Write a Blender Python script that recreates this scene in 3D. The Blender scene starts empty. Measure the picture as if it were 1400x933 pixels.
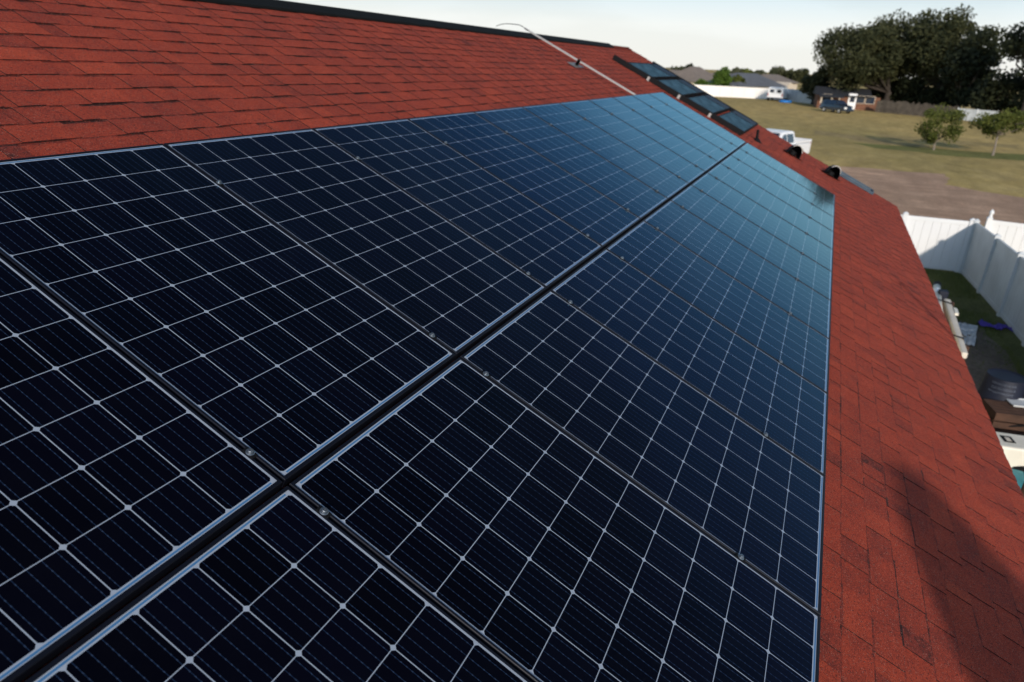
import bpy, math, random
from mathutils import Vector, Matrix, noise
R = math.radians
sc = bpy.context.scene
col = sc.collection
random.seed(7)

# ------------------------------------------------------------------ frame of reference
TH = R(25)                       # roof pitch; X runs along the ridge away from the camera, +Y is up the slope
CT, ST = math.cos(TH), math.sin(TH)
GZ = -3.9                        # level of the ground
RH = -0.12                       # roof surface, measured along the normal from the panel glass plane
RPHI = ((0.41286376, 0.80686151, -0.42251392), (-0.33720845, 0.56634572, 0.75202592), (0.84606972, -0.16800898, 0.50590415))
M3 = Matrix(((1, 0, 0), (0, -CT, ST), (0, -ST, -CT)))
RT = Matrix(RPHI).transposed()
CAM = Vector((-1.17115, -1.16202, 1.09709))
FPX = 917.09

# ------------------------------------------------------------------ camera
cam = bpy.data.cameras.new('camera'); camo = bpy.data.objects.new('camera', cam); col.objects.link(camo)
B = M3 @ RT
right, down, fwd = B @ Vector((1, 0, 0)), B @ Vector((0, 1, 0)), B @ Vector((0, 0, 1))
mw = Matrix((right, -down, -fwd)).transposed().to_4x4(); mw.translation = CAM
camo.matrix_world = mw
cam.sensor_width = 36; cam.lens = FPX / 1400 * 36; cam.clip_start = .02; cam.clip_end = 3000
cam.dof.use_dof = True; cam.dof.focus_distance = 2.3; cam.dof.aperture_fstop = 2.8
sc.camera = camo

# ------------------------------------------------------------------ light
SUN_EL, SUN_AZ = R(18), R(24)    # the sun shines towards +X, turned 24 degrees towards +Y
ldir = Vector((math.cos(SUN_AZ) * math.cos(SUN_EL), math.sin(SUN_AZ) * math.cos(SUN_EL), -math.sin(SUN_EL)))
sun = bpy.data.lights.new('sun', 'SUN'); suno = bpy.data.objects.new('sun', sun); col.objects.link(suno)
sun.energy = 1.95; sun.angle = R(2.2); sun.color = (1.0, .90, .79)
suno.rotation_euler = ldir.to_track_quat('-Z', 'Y').to_euler(); suno.location = (-6, -8, 9)
w = bpy.data.worlds.new('World'); sc.world = w; w.use_nodes = True
nt = w.node_tree; nt.nodes.clear()
def wn(t, **k):
    n = nt.nodes.new(t)
    for a, b in k.items(): setattr(n, a, b)
    return n
out = wn('ShaderNodeOutputWorld'); bg = wn('ShaderNodeBackground'); bg.inputs[1].default_value = .060
sky = wn('ShaderNodeTexSky', sky_type='NISHITA', sun_disc=False)
sky.sun_elevation = SUN_EL; sky.sun_rotation = math.atan2(-ldir.x, -ldir.y); sky.air_density = 1.1; sky.dust_density = .6; sky.ozone_density = 2.0
tc = wn('ShaderNodeTexCoord'); sep = wn('ShaderNodeSeparateXYZ'); nt.links.new(tc.outputs['Generated'], sep.inputs[0])
mp = wn('ShaderNodeMapping'); mp.inputs['Scale'].default_value = (1.6, 1.6, 7); nt.links.new(tc.outputs['Generated'], mp.inputs[0])
ns = wn('ShaderNodeTexNoise'); ns.inputs['Scale'].default_value = 1.5; ns.inputs['Detail'].default_value = 5; nt.links.new(mp.outputs[0], ns.inputs['Vector'])
r1 = wn('ShaderNodeMapRange'); r1.inputs[1].default_value = .48; r1.inputs[2].default_value = .74; nt.links.new(ns.outputs[0], r1.inputs[0])
r2 = wn('ShaderNodeMapRange', interpolation_type='SMOOTHSTEP'); r2.inputs[1].default_value = .0; r2.inputs[2].default_value = .75; r2.inputs[3].default_value = .93; r2.inputs[4].default_value = .0
nt.links.new(sep.outputs[2], r2.inputs[0])
am = wn('ShaderNodeMath', operation='MULTIPLY'); am.inputs[1].default_value = .22; nt.links.new(r1.outputs[0], am.inputs[0])
ad = wn('ShaderNodeMath', operation='ADD', use_clamp=True); nt.links.new(am.outputs[0], ad.inputs[0]); nt.links.new(r2.outputs[0], ad.inputs[1])
cr = wn('ShaderNodeValToRGB'); e = cr.color_ramp.elements
e[0].position = 0; e[0].color = (.95, .945, .89, 1); e[1].position = .58; e[1].color = (.015, .035, .11, 1)
x = cr.color_ramp.elements.new(.05); x.color = (.93, .96, .93, 1)
x = cr.color_ramp.elements.new(.12); x.color = (.56, .80, .94, 1)
x = cr.color_ramp.elements.new(.24); x.color = (.30, .58, .86, 1)
x = cr.color_ramp.elements.new(.40); x.color = (.07, .28, .62, 1)
nt.links.new(sep.outputs[2], cr.inputs[0])
cs = wn('ShaderNodeVectorMath', operation='SCALE'); cs.inputs['Scale'].default_value = 9.3; nt.links.new(cr.outputs[0], cs.inputs[0])
mx = wn('ShaderNodeMix', data_type='RGBA'); nt.links.new(ad.outputs[0], mx.inputs[0]); # sky dimmed away from the sun, brightened round it as fill for the roof
dp = wn('ShaderNodeVectorMath', operation='DOT_PRODUCT'); dp.inputs[1].default_value = (-math.cos(SUN_AZ), -math.sin(SUN_AZ), .15); nt.links.new(tc.outputs['Generated'], dp.inputs[0])
gl = wn('ShaderNodeMapRange', interpolation_type='SMOOTHSTEP'); gl.inputs[1].default_value = -.25; gl.inputs[2].default_value = .8; gl.inputs[3].default_value = .42; gl.inputs[4].default_value = 2.6
nt.links.new(dp.outputs['Value'], gl.inputs[0])
dm = wn('ShaderNodeVectorMath', operation='SCALE'); nt.links.new(gl.outputs[0], dm.inputs['Scale']); nt.links.new(sky.outputs[0], dm.inputs[0]); nt.links.new(dm.outputs[0], mx.inputs[6]); nt.links.new(cs.outputs[0], mx.inputs[7])
cm = wn('ShaderNodeMapRange', interpolation_type='SMOOTHSTEP'); cm.inputs[1].default_value = .13; cm.inputs[2].default_value = .2; cm.inputs[4].default_value = .24; nt.links.new(sep.outputs[2], cm.inputs[0])
cf = wn('ShaderNodeMath', operation='MULTIPLY'); nt.links.new(cm.outputs[0], cf.inputs[0]); nt.links.new(r1.outputs[0], cf.inputs[1])
m2 = wn('ShaderNodeMix', data_type='RGBA'); nt.links.new(cf.outputs[0], m2.inputs[0]); nt.links.new(mx.outputs[2], m2.inputs[6]); m2.inputs[7].default_value = (5.6, 5.2, 5.1, 1)
nt.links.new(m2.outputs[2], bg.inputs[0]); nt.links.new(bg.outputs[0], out.inputs[0])
sc.view_settings.view_transform = 'Standard'; sc.view_settings.look = 'None'; sc.view_settings.gamma = 1; sc.view_settings.exposure = .85
sc.render.engine = 'CYCLES'; sc.cycles.use_denoising = True; sc.cycles.max_bounces = 6

# ------------------------------------------------------------------ helpers
def PW(u, v, h=0.0):             # roof coordinates -> world
    return Vector((u, -v * CT - h * ST, -v * ST + h * CT))
def ray(px, py):
    return B @ Vector(((px - 700) / FPX, (py - 466.5) / FPX, 1))
def G(px, py, z=None):           # where the line of sight meets the level z
    z = GZ if z is None else z
    d = ray(px, py); t = (z - CAM.z) / d.z
    return CAM + d * t
def HT(p, py):                   # height over p at which it is seen at row py
    lo, hi = 0, 60
    for _ in range(40):
        m = (lo + hi) / 2; q = B.transposed() @ (p + Vector((0, 0, m)) - CAM)
        if q.y / q.z * FPX + 466.5 > py: lo = m
        else: hi = m
    return lo

class MB:
    def __init__(s): s.v = []; s.f = []; s.c = []
    def face(s, pts, c=0):
        n = len(s.v); s.v += [tuple(p) for p in pts]; s.f.append(tuple(range(n, n + len(pts)))); s.c.append(c)
    def box(s, lo, hi, c=0):
        x0, y0, z0 = lo; x1, y1, z1 = hi
        s.hexa([(x0, y0, z0), (x1, y0, z0), (x1, y1, z0), (x0, y1, z0)], [(x0, y0, z1), (x1, y0, z1), (x1, y1, z1), (x0, y1, z1)], c)
    def hexa(s, a, b, c=0):
        n = len(s.v); k = len(a); s.v += [tuple(p) for p in a] + [tuple(p) for p in b]
        s.f.append(tuple(n + i for i in reversed(range(k)))); s.f.append(tuple(n + k + i for i in range(k)))
        for i in range(k):
            j = (i + 1) % k; s.f.append((n + i, n + j, n + k + j, n + k + i))
        s.c += [c] * (k + 2)
    def prism(s, prof, axis, a, b, c=0):      # prof: list of 2D points, extruded along axis x or y
        f = (lambda t, p: (t, p[0], p[1])) if axis == 'x' else ((lambda t, p: (p[0], t, p[1])) if axis == 'y' else (lambda t, p: (p[0], p[1], t)))
        s.hexa([f(a, p) for p in prof], [f(b, p) for p in prof], c)
    def tube(s, pts, rad, n=10, c=0):
        pts = [Vector(p) for p in pts]; rad = rad if isinstance(rad, (list, tuple)) else [rad] * len(pts)
        base = len(s.v)
        for i, p in enumerate(pts):
            d = (pts[min(i + 1, len(pts) - 1)] - pts[max(i - 1, 0)]).normalized()
            a = d.orthogonal().normalized() if i == 0 else (pa - d * pa.dot(d)).normalized()
            pa = a; b = d.cross(a)
            for k in range(n):
                t = 2 * math.pi * k / n; s.v.append(tuple(p + (a * math.cos(t) + b * math.sin(t)) * rad[i]))
        for i in range(len(pts) - 1):
            for k in range(n):
                k2 = (k + 1) % n; s.f.append((base + i * n + k, base + i * n + k2, base + (i + 1) * n + k2, base + (i + 1) * n + k)); s.c.append(c)
        s.f.append(tuple(base + k for k in reversed(range(n)))); s.f.append(tuple(base + (len(pts) - 1) * n + k for k in range(n))); s.c += [c, c]
    def lathe(s, prof, n=24, ctr=(0, 0, 0), c=0):   # prof (r, z) bottom to top
        base = len(s.v)
        for r, z in prof:
            for k in range(n):
                t = 2 * math.pi * k / n; s.v.append((ctr[0] + r * math.cos(t), ctr[1] + r * math.sin(t), ctr[2] + z))
        for i in range(len(prof) - 1):
            for k in range(n):
                k2 = (k + 1) % n; s.f.append((base + i * n + k, base + i * n + k2, base + (i + 1) * n + k2, base + (i + 1) * n + k)); s.c.append(c)
        s.f.append(tuple(base + k for k in reversed(range(n)))); s.f.append(tuple(base + (len(prof) - 1) * n + k for k in range(n))); s.c += [c, c]
    def build(s, name, mat, parent=None, world=False, smooth=False, bevel=0, attr=False):
        me = bpy.data.meshes.new(name)
        vs = s.v
        if world and parent is not None:
            inv = parent_matrix(parent).inverted(); vs = [tuple(inv @ Vector(v)) for v in vs]
        me.from_pydata(vs, [], s.f)
        for m in (mat if isinstance(mat, (list, tuple)) else [mat]): me.materials.append(m)
        if attr:
            a = me.attributes.new('tone', 'FLOAT', 'FACE'); a.data.foreach_set('value', [float(x) for x in s.c])
        elif isinstance(mat, (list, tuple)): me.polygons.foreach_set('material_index', s.c)
        if smooth: me.shade_smooth() if hasattr(me, 'shade_smooth') else me.polygons.foreach_set('use_smooth', [True] * len(me.polygons))
        me.update()
        o = bpy.data.objects.new(name, me); col.objects.link(o)
        if parent is not None: o.parent = parent
        if bevel:
            b = o.modifiers.new('bevel', 'BEVEL'); b.width = bevel; b.segments = 2; b.limit_method = 'ANGLE'
        return o
def parent_matrix(o):
    m = Matrix.LocRotScale(o.location, o.rotation_euler, o.scale)
    return parent_matrix(o.parent) @ m if o.parent else m
def tag(o, label=None, cat=None, group=None, kind=None):
    if label: o['label'] = label
    if cat: o['category'] = cat
    if group: o['group'] = group
    if kind: o['kind'] = kind
    return o
def empty(name, loc, rot=(0, 0, 0), label=None, cat=None, group=None):
    o = bpy.data.objects.new(name, None); col.objects.link(o); o.location = loc; o.rotation_euler = rot; o.empty_display_size = .2
    return tag(o, label, cat, group)
def copy_tree(o, parent=None):
    c = o.copy(); col.objects.link(c); c.parent = parent
    for ch in [x for x in KIDS.get(o.name, [])]:
        copy_tree(ch, c)
    return c
KIDS = {}
def note_kids(o):
    KIDS[o.name] = [x for x in bpy.data.objects if x.parent == o]
    for ch in KIDS[o.name]: note_kids(ch)

# ------------------------------------------------------------------ materials
class NT:
    def __init__(s, name):
        s.m = bpy.data.materials.new(name); s.m.use_nodes = True; s.t = s.m.node_tree
        s.p = s.t.nodes['Principled BSDF']
    def n(s, t, **k):
        x = s.t.nodes.new(t)
        for a, b in k.items(): setattr(x, a, b)
        return x
    def lk(s, a, b): s.t.links.new(a, b)
    def math(s, op, a, b=None, c=None, clamp=False):
        x = s.n('ShaderNodeMath', operation=op, use_clamp=clamp)
        for i, q in enumerate((a, b, c)):
            if q is None: continue
            if isinstance(q, (int, float)): x.inputs[i].default_value = q
            else: s.lk(q, x.inputs[i])
        return x.outputs[0]
    def mix(s, f, a, b):
        x = s.n('ShaderNodeMix', data_type='RGBA')
        for i, q in ((0, f), (6, a), (7, b)):
            if isinstance(q, (int, float)): x.inputs[i].default_value = q
            elif isinstance(q, tuple): x.inputs[i].default_value = (*q, 1)
            else: s.lk(q, x.inputs[i])
        return x.outputs[2]
    def noise(s, scale, detail=3, vec=None, out=0, rough=.5):
        x = s.n('ShaderNodeTexNoise'); x.inputs['Scale'].default_value = scale; x.inputs['Detail'].default_value = detail; x.inputs['Roughness'].default_value = rough
        s.lk(vec if vec is not None else s.obj(), x.inputs['Vector']); return x.outputs[out]
    def obj(s):
        if not hasattr(s, '_o'): s._o = s.n('ShaderNodeTexCoord')
        return s._o.outputs['Object']
    def rng(s, v, a, b, c=0, d=1):
        x = s.n('ShaderNodeMapRange'); s.lk(v, x.inputs[0])
        for i, q in enumerate((a, b, c, d)): x.inputs[i + 1].default_value = q
        return x.outputs[0]
    def bump(s, h, st=.3, dist=.01):
        x = s.n('ShaderNodeBump'); x.inputs['Strength'].default_value = st; x.inputs['Distance'].default_value = dist
        s.lk(h, x.inputs['Height']); s.lk(x.outputs[0], s.p.inputs['Normal'])
    def set(s, **k):
        for a, b in k.items(): s.p.inputs[a.replace('_', ' ')].default_value = b if not isinstance(b, tuple) else (*b, 1)
        return s
def plain(name, c, rough=.6, metal=0, spec=.5, var=.25, scale=6, bump=0, coat=0):
    a = NT(name); a.set(Roughness=rough, Metallic=metal, Coat_Weight=coat); a.p.inputs['Specular IOR Level'].default_value = spec
    f = a.rng(a.noise(scale, 4), .3, .7)
    a.lk(a.mix(f, tuple(x * (1 - var) for x in c), tuple(min(1, x * (1 + var * .6)) for x in c)), a.p.inputs['Base Color'])
    if bump: a.bump(a.noise(scale * 14, 3), bump, .004)
    return a.m

Q = .158
def cell_material():
    a = NT('solar_cells')
    s = a.n('ShaderNodeSeparateXYZ'); a.lk(a.obj(), s.inputs[0])
    X, Y = s.outputs[0], s.outputs[1]
    ax = a.math('PINGPONG', a.math('ADD', X, 3 * Q), Q / 2)       # 0 at a cell border, Q/2 in its middle
    ay = a.math('PINGPONG', a.math('ADD', Y, 5 * Q), Q / 2)
    gx = a.math('LESS_THAN', ax, .0014); gy = a.math('LESS_THAN', ay, .0012)
    ch = a.math('LESS_THAN', a.math('ADD', ax, ay), .0098)
    ox = a.math('GREATER_THAN', a.math('ABSOLUTE', X), 3 * Q - .0008); oy = a.math('GREATER_THAN', a.math('ABSOLUTE', Y), 5 * Q - .0008)
    white = gx
    for q in (gy, ch, ox, oy): white = a.math('MAXIMUM', white, q)
    # five busbars per cell along the long side, each a thin ribbon with soldering pads
    fx = a.math('FRACT', a.math('DIVIDE', a.math('ADD', X, 3 * Q), Q))
    b = a.math('PINGPONG', a.math('MULTIPLY', fx, 5), .5)
    pads = a.math('LESS_THAN', a.math('PINGPONG', Y, Q / 18), Q / 60)
    wdt = a.math('ADD', .452, a.math('MULTIPLY', pads, -.012))
    bus = a.math('MULTIPLY', a.math('GREATER_THAN', b, a.math('ADD', wdt, .024)), a.math('SUBTRACT', 1, white))
    # each cell a trace different from its neighbours
    cx = a.math('FLOOR', a.math('DIVIDE', a.math('ADD', X, 3 * Q), Q)); cy = a.math('FLOOR', a.math('DIVIDE', a.math('ADD', Y, 5 * Q), Q))
    cmb = a.n('ShaderNodeCombineXYZ'); a.lk(cx, cmb.inputs[0]); a.lk(cy, cmb.inputs[1])
    oi = a.n('ShaderNodeObjectInfo'); a.lk(oi.outputs['Random'], cmb.inputs[2])
    wnz = a.n('ShaderNodeTexWhiteNoise'); a.lk(cmb.outputs[0], wnz.inputs[0])
    cell = a.mix(wnz.outputs[0], (.0008, .0007, .0020), (.0016, .0015, .0048))
    c1 = a.mix(bus, cell, a.mix(pads, (.013, .026, .056), (.028, .046, .085)))  # busbar blue is reflected sky put into the colour
    ya = a.math('ABSOLUTE', Y)
    rib = a.math('MULTIPLY', a.math('GREATER_THAN', ya, 5 * Q + .0030), a.math('LESS_THAN', ya, 5 * Q + .0085))
    rib = a.math('MULTIPLY', rib, a.math('LESS_THAN', a.math('ABSOLUTE', X), 3 * Q - .012))
    c2 = a.mix(rib, a.mix(white, c1, (.33, .37, .43)), (.06, .17, .33))  # end ribbons carry the sky's reflection as a painted blue
    dust = a.rng(a.noise(9, 6), .45, .8, 0, .002)
    a.lk(a.mix(dust, c2, (.4, .38, .34)), a.p.inputs['Base Color'])
    a.set(Roughness=.5); a.p.inputs['Specular IOR Level'].default_value = .04
    nb = a.n('ShaderNodeBump'); nb.inputs['Strength'].default_value = .04; nb.inputs['Distance'].default_value = .002
    a.lk(a.noise(60, 2), nb.inputs['Height'])
    fr = a.n('ShaderNodeFresnel'); fr.inputs['IOR'].default_value = 1.37; a.lk(nb.outputs[0], fr.inputs['Normal'])
    gl = a.n('ShaderNodeBsdfGlossy'); gl.inputs['Roughness'].default_value = .05; a.lk(a.mix(a.rng(fr.outputs[0], .04, .34), (.02, .20, .50), (.50, .84, 1.0)), gl.inputs['Color']); a.lk(nb.outputs[0], gl.inputs['Normal'])
    ms = a.n('ShaderNodeMixShader'); a.lk(fr.outputs[0], ms.inputs[0]); a.lk(a.p.outputs[0], ms.inputs[1]); a.lk(gl.outputs[0], ms.inputs[2]); a.lk(ms.outputs[0], a.t.nodes['Material Output'].inputs[0])
    return a.m
def shingle_material():
    a = NT('shingles')
    at = a.n('ShaderNodeAttribute', attribute_name='tone'); tone = at.outputs['Fac']
    base = a.n('ShaderNodeValToRGB'); e = base.color_ramp.elements
    e[0].position = 0; e[0].color = (.030, .010, .009, 1); e[1].position = 1; e[1].color = (.58, .088, .036, 1)
    for p, c in ((.12, (.055, .016, .013, 1)), (.3, (.25, .037, .022, 1)), (.6, (.40, .053, .024, 1))):
        x = base.color_ramp.elements.new(p); x.color = c
    big = a.rng(a.noise(1.3, 3), .3, .7, -.09, .09); mid = a.math('ADD', a.rng(a.noise(9, 3), .3, .7, -.09, .09), a.rng(a.noise(48, 3, rough=.7), .3, .7, -.13, .11))
    t = a.math('ADD', a.math('ADD', tone, big), mid)
    a.lk(t, base.inputs[0])
    gr = a.noise(420, 2, rough=.8); g = a.rng(gr, .3, .7, .35, 1.6)
    sc1 = a.n('ShaderNodeVectorMath', operation='SCALE'); a.lk(base.outputs[0], sc1.inputs[0]); a.lk(g, sc1.inputs['Scale'])
    vo = a.n('ShaderNodeTexVoronoi'); vo.inputs['Scale'].default_value = 330; a.lk(a.obj(), vo.inputs['Vector'])
    sp = a.n('ShaderNodeSeparateColor'); a.lk(vo.outputs['Color'], sp.inputs[0])
    dk = a.math('GREATER_THAN', sp.outputs[0], .86); lt = a.math('GREATER_THAN', sp.outputs[1], .965)
    c = a.mix(a.math('MULTIPLY', dk, .75), sc1.outputs[0], (.02, .014, .014))
    c = a.mix(a.math('MULTIPLY', lt, .6), c, (.42, .22, .17))
    a.lk(c, a.p.inputs['Base Color'])
    a.set(Roughness=.92); a.p.inputs['Specular IOR Level'].default_value = .25
    a.bump(gr, .8, .004)
    return a.m
def frame_material():
    a = NT('anodised_frame'); a.set(Base_Color=(.004, .005, .010), Roughness=.5); a.p.inputs['Specular IOR Level'].default_value = .22
    return a.m
def ground_material(name, c1, c2, c3, s1=.05, s2=.6, st=.6, rough=.95):
    a = NT(name)
    g = a.n('ShaderNodeNewGeometry'); P = g.outputs['Position']
    mpn = a.n('ShaderNodeMapping'); mpn.inputs['Scale'].default_value = (.45, 1, 1); a.lk(P, mpn.inputs[0])
    f1 = a.rng(a.noise(s1, 5, mpn.outputs[0]), .38, .64); f2 = a.rng(a.noise(s2, 6, P, rough=.65), .35, .68); f3 = a.math('MULTIPLY', a.rng(a.noise(11, 5, P, rough=.7), .3, .75, .62, 1.35), a.rng(a.noise(.9, 6, mpn.outputs[0], rough=.7), .32, .68, .72, 1.25))
    c = a.mix(f2, a.mix(f1, c1, c2), c3) if c3 else a.mix(f1, c1, c2)
    if c3: c = a.mix(a.math('MULTIPLY', f2, .5), a.mix(f1, c1, c2), c3)
    s = a.n('ShaderNodeVectorMath', operation='SCALE'); a.lk(c, s.inputs[0]); a.lk(f3, s.inputs['Scale'])
    a.lk(s.outputs[0], a.p.inputs['Base Color']); a.set(Roughness=rough); a.p.inputs['Specular IOR Level'].default_value = .15
    a.bump(a.noise(14, 6, P, rough=.7), st, .05)
    return a.m
def leaf_material(name, c1, c2):
    a = NT(name)
    at = a.n('ShaderNodeAttribute', attribute_name='tone')
    f = a.math('ADD', a.math('MULTIPLY', at.outputs['Fac'], .7), a.rng(a.noise(.35, 3), .35, .65, 0, .35), clamp=True)
    c = a.mix(f, c1, c2); a.lk(c, a.p.inputs['Base Color']); a.set(Roughness=.6); a.p.inputs['Specular IOR Level'].default_value = .25
    tr = a.n('ShaderNodeBsdfTranslucent'); a.lk(c, tr.inputs[0]); ms = a.n('ShaderNodeMixShader'); ms.inputs[0].default_value = .25
    a.lk(a.p.outputs[0], ms.inputs[1]); a.lk(tr.outputs[0], ms.inputs[2]); a.lk(ms.outputs[0], a.t.nodes['Material Output'].inputs[0])
    return a.m

MAT = dict(
    cells=cell_material(), shingles=shingle_material(), frame=frame_material(),
    black=plain('black_metal', (.004, .004, .005), .7, spec=.2), vent=plain('black_ridge_vent', (.005, .006, .006), .8, spec=.2),
    alu=plain('aluminium', (.46, .45, .43), .4, .35, var=.1, scale=30), steel=plain('steel_bolt', (.30, .32, .34), .35, .9, var=.1, scale=200),
    wall=plain('stucco', (.55, .47, .36), .9, bump=.4), fascia=plain('fascia_paint', (.62, .58, .5), .6),
    vinyl=plain('white_vinyl', (.74, .74, .73), .42, var=.05, scale=.8), vinylgrey=plain('shade_grey_vinyl', (.58, .60, .60), .5, var=.14, scale=1.6),  # second vinyl is greyed: shade of the turned-away fences put into its colour
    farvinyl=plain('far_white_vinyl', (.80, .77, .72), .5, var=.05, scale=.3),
    bark=plain('bark', (.045, .035, .027), .95, bump=.6, scale=3), palebark=plain('pale_bark', (.22, .18, .14), .9, bump=.6, scale=3),
    brick=plain('brick', (.17, .075, .042), .9, var=.35, scale=2), roofdark=plain('dark_roof', (.022, .024, .03), .8),
    white=plain('white_paint', (.80, .80, .80), .35, var=.04, coat=.3), glass=plain('dark_glass', (.02, .03, .05), .08, spec=.8, var=.1),
    bluecar=plain('dark_car_paint', (.018, .028, .045), .25, coat=1, var=.1), tyre=plain('tyre', (.012, .012, .012), .8), rim=plain('rim', (.62, .60, .56), .35, .3, var=.1),
    lamp=plain('lamp_glass', (.85, .83, .78), .15, var=.05), red=plain('tail_lamp', (.35, .02, .02), .3),
    pale=plain('offwhite_plastic', (.82, .77, .64), .45, var=.12, scale=3), pale2=plain('beige_plastic', (.74, .66, .54), .55, var=.15, scale=3),
    teal=plain('teal_plastic', (.02, .30, .33), .45), purple=plain('purple_cloth', (.10, .06, .38), .8), navy=plain('navy_plastic', (.010, .013, .026), .6, spec=.3),
    wood=plain('brown_wood', (.075, .034, .018), .8, var=.4, scale=5), fencewood=plain('weathered_wood', (.10, .08, .06), .9, var=.45, scale=1.5),
    bluetarp=plain('blue_tarp', (.02, .20, .60), .5), print=plain('white_print', (.10, .12, .16), .6),
    collector=plain('collector_glass', (.065, .125, .165), .2, spec=.0, var=.6, scale=5), dark_pane=plain('dark_matte_pane', (.006, .008, .02), .5, spec=.3, var=.3),
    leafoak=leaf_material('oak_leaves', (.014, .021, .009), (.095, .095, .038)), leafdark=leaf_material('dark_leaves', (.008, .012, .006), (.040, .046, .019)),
    leafolive=leaf_material('olive_leaves', (.045, .060, .012), (.16, .17, .035)), leafbright=leaf_material('bright_leaves', (.045, .09, .012), (.13, .20, .03)),
    leafdull=leaf_material('dull_leaves', (.045, .055, .028), (.13, .13, .07)),
    roofgrey=plain('grey_far_roof', (.11, .115, .125), .9, var=.15, scale=.6), roofbrown=plain('brown_far_roof', (.20, .16, .13), .9, var=.15, scale=.6),
    farwall=plain('cream_far_wall', (.60, .50, .38), .9, var=.1), scrub=plain('stone', (.25, .2, .14), .9),
)
MAT['collector'].node_tree.nodes['Principled BSDF'].inputs['IOR'].default_value = 1.12
MAT['field'] = ground_material('dry_field', (.54, .37, .13), (.36, .27, .09), (.46, .34, .15), .05, .45)
MAT['lawn'] = ground_material('lawn', (.085, .105, .03), (.13, .13, .045), (.05, .068, .02), .3, 2.2, 1.0)
MAT['soil'] = ground_material('bare_soil', (.16, .13, .10), (.10, .08, .062), (.20, .165, .125), .3, 1.6, .8)
MAT['dirt'] = ground_material('dirt', (.62, .39, .25), (.40, .245, .16), (.68, .46, .31), .14, .9, 1.0)
def ruts(m):
    t = m.node_tree; p = t.nodes['Principled BSDF']; src = p.inputs['Base Color'].links[0].from_socket
    g = t.nodes.new('ShaderNodeNewGeometry'); mp_ = t.nodes.new('ShaderNodeMapping'); mp_.inputs['Rotation'].default_value = (0, 0, R(10)); mp_.inputs['Scale'].default_value = (.8, .28, 1)
    t.links.new(g.outputs['Position'], mp_.inputs[0]); n = t.nodes.new('ShaderNodeTexNoise'); n.inputs['Scale'].default_value = .8; n.inputs['Detail'].default_value = 8; n.inputs['Distortion'].default_value = 1.4
    t.links.new(mp_.outputs[0], n.inputs['Vector']); r = t.nodes.new('ShaderNodeMapRange'); r.inputs[1].default_value = .3; r.inputs[2].default_value = .66; t.links.new(n.outputs[0], r.inputs[0])
    mx_ = t.nodes.new('ShaderNodeMix'); mx_.data_type = 'RGBA'; t.links.new(r.outputs[0], mx_.inputs[0]); mx_.inputs[6].default_value = (.36, .225, .145, 1); t.links.new(src, mx_.inputs[7]); t.links.new(mx_.outputs[2], p.inputs['Base Color'])
ruts(MAT['dirt'])
MAT['stripe'] = ground_material('greener_grass', (.15, .165, .04), (.24, .21, .065), (.18, .165, .06), .08, .6)
MAT['shadowgrass'] = ground_material('shadowed_grass', (.33, .24, .11), (.42, .30, .11), (.30, .23, .10), .08, .6)  # field colour darkened to paint tree shadows on the ground

# ------------------------------------------------------------------ ground
def sheet(name, pts, z, mat, jag=0, kind='structure', step=1.5):
    m = MB(); P = []
    for i, p in enumerate(pts):
        q = pts[(i + 1) % len(pts)]; d = (q - p); n = max(1, int(d.length / step)) if jag else 1
        for k in range(n):
            a = p + d * (k / n)
            if jag: a = a + Vector((noise.noise(a * .35) + .5 * noise.noise(a * 1.3), noise.noise(a * .35 + Vector((9, 9, 0))) + .5 * noise.noise(a * 1.3 + Vector((3, 0, 0))), 0)) * jag
            P.append(Vector((a.x, a.y, z)))
    me = bpy.data.meshes.new(name); import bmesh
    bm = bmesh.new(); vs = [bm.verts.new(p) for p in P]; f = bm.faces.new(vs); f.normal_update()
    if f.normal.z < 0: f.normal_flip()
    bmesh.ops.triangulate(bm, faces=[f]); bm.to_mesh(me); bm.free(); me.materials.append(mat)
    o = bpy.data.objects.new(name, me); col.objects.link(o); tag(o, kind=kind); return o
V = Vector
sheet('field', [V((-300, -900, 0)), V((2200, -900, 0)), V((2200, 1200, 0)), V((-300, 1200, 0))], GZ, MAT['field'])
sheet('dirt_path', [G(1120, 226), G(1200, 231), G(1288, 238), G(1284, 252), G(1340, 262), G(1430, 275), G(1560, 300), G(1500, 330), G(1330, 306), G(1200, 292), G(1100, 280)], GZ + .004, MAT['dirt'], .6, step=.8)
sheet('grass_verge', [G(1170, 196), G(1250, 201), G(1330, 208), G(1460, 216), G(1460, 224), G(1330, 216), G(1250, 208), G(1190, 202)], GZ + .004, MAT['stripe'], 1.1)
sheet('shadow_streak', [G(1115, 178), G(1150, 183), G(1210, 191), G(1270, 198), G(1262, 202), G(1200, 197), G(1150, 190), G(1118, 184)], GZ + .008, MAT['shadowgrass'], 1.2)  # tree shadow painted as a darker streak across the field
sheet('shadow_strip', [G(1210, 184), G(1280, 190), G(1400, 200), G(1400, 204), G(1290, 197), G(1215, 190)], GZ + .008, MAT['shadowgrass'], 1.0)  # second painted tree shadow, a darker strip of field
sheet('back_lawn', [V((-6, -6.8, 0)), V((5, -6.35, 0)), V((20.62, -5.5, 0)), V((20.5, -5.3, 0)), V((20.0, 9, 0)), V((-6, 9, 0))], GZ + .006, MAT['lawn'])
sheet('bare_ground', [V((8.0, -5.3, 0)), V((12.0, -5.45, 0)), V((15.4, -5.2, 0)), V((16.4, -4.4, 0)), V((15.0, -3.2, 0)), V((8.0, -3.0, 0))], GZ + .012, MAT['soil'], .35, step=.35)
gb = MB()
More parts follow.
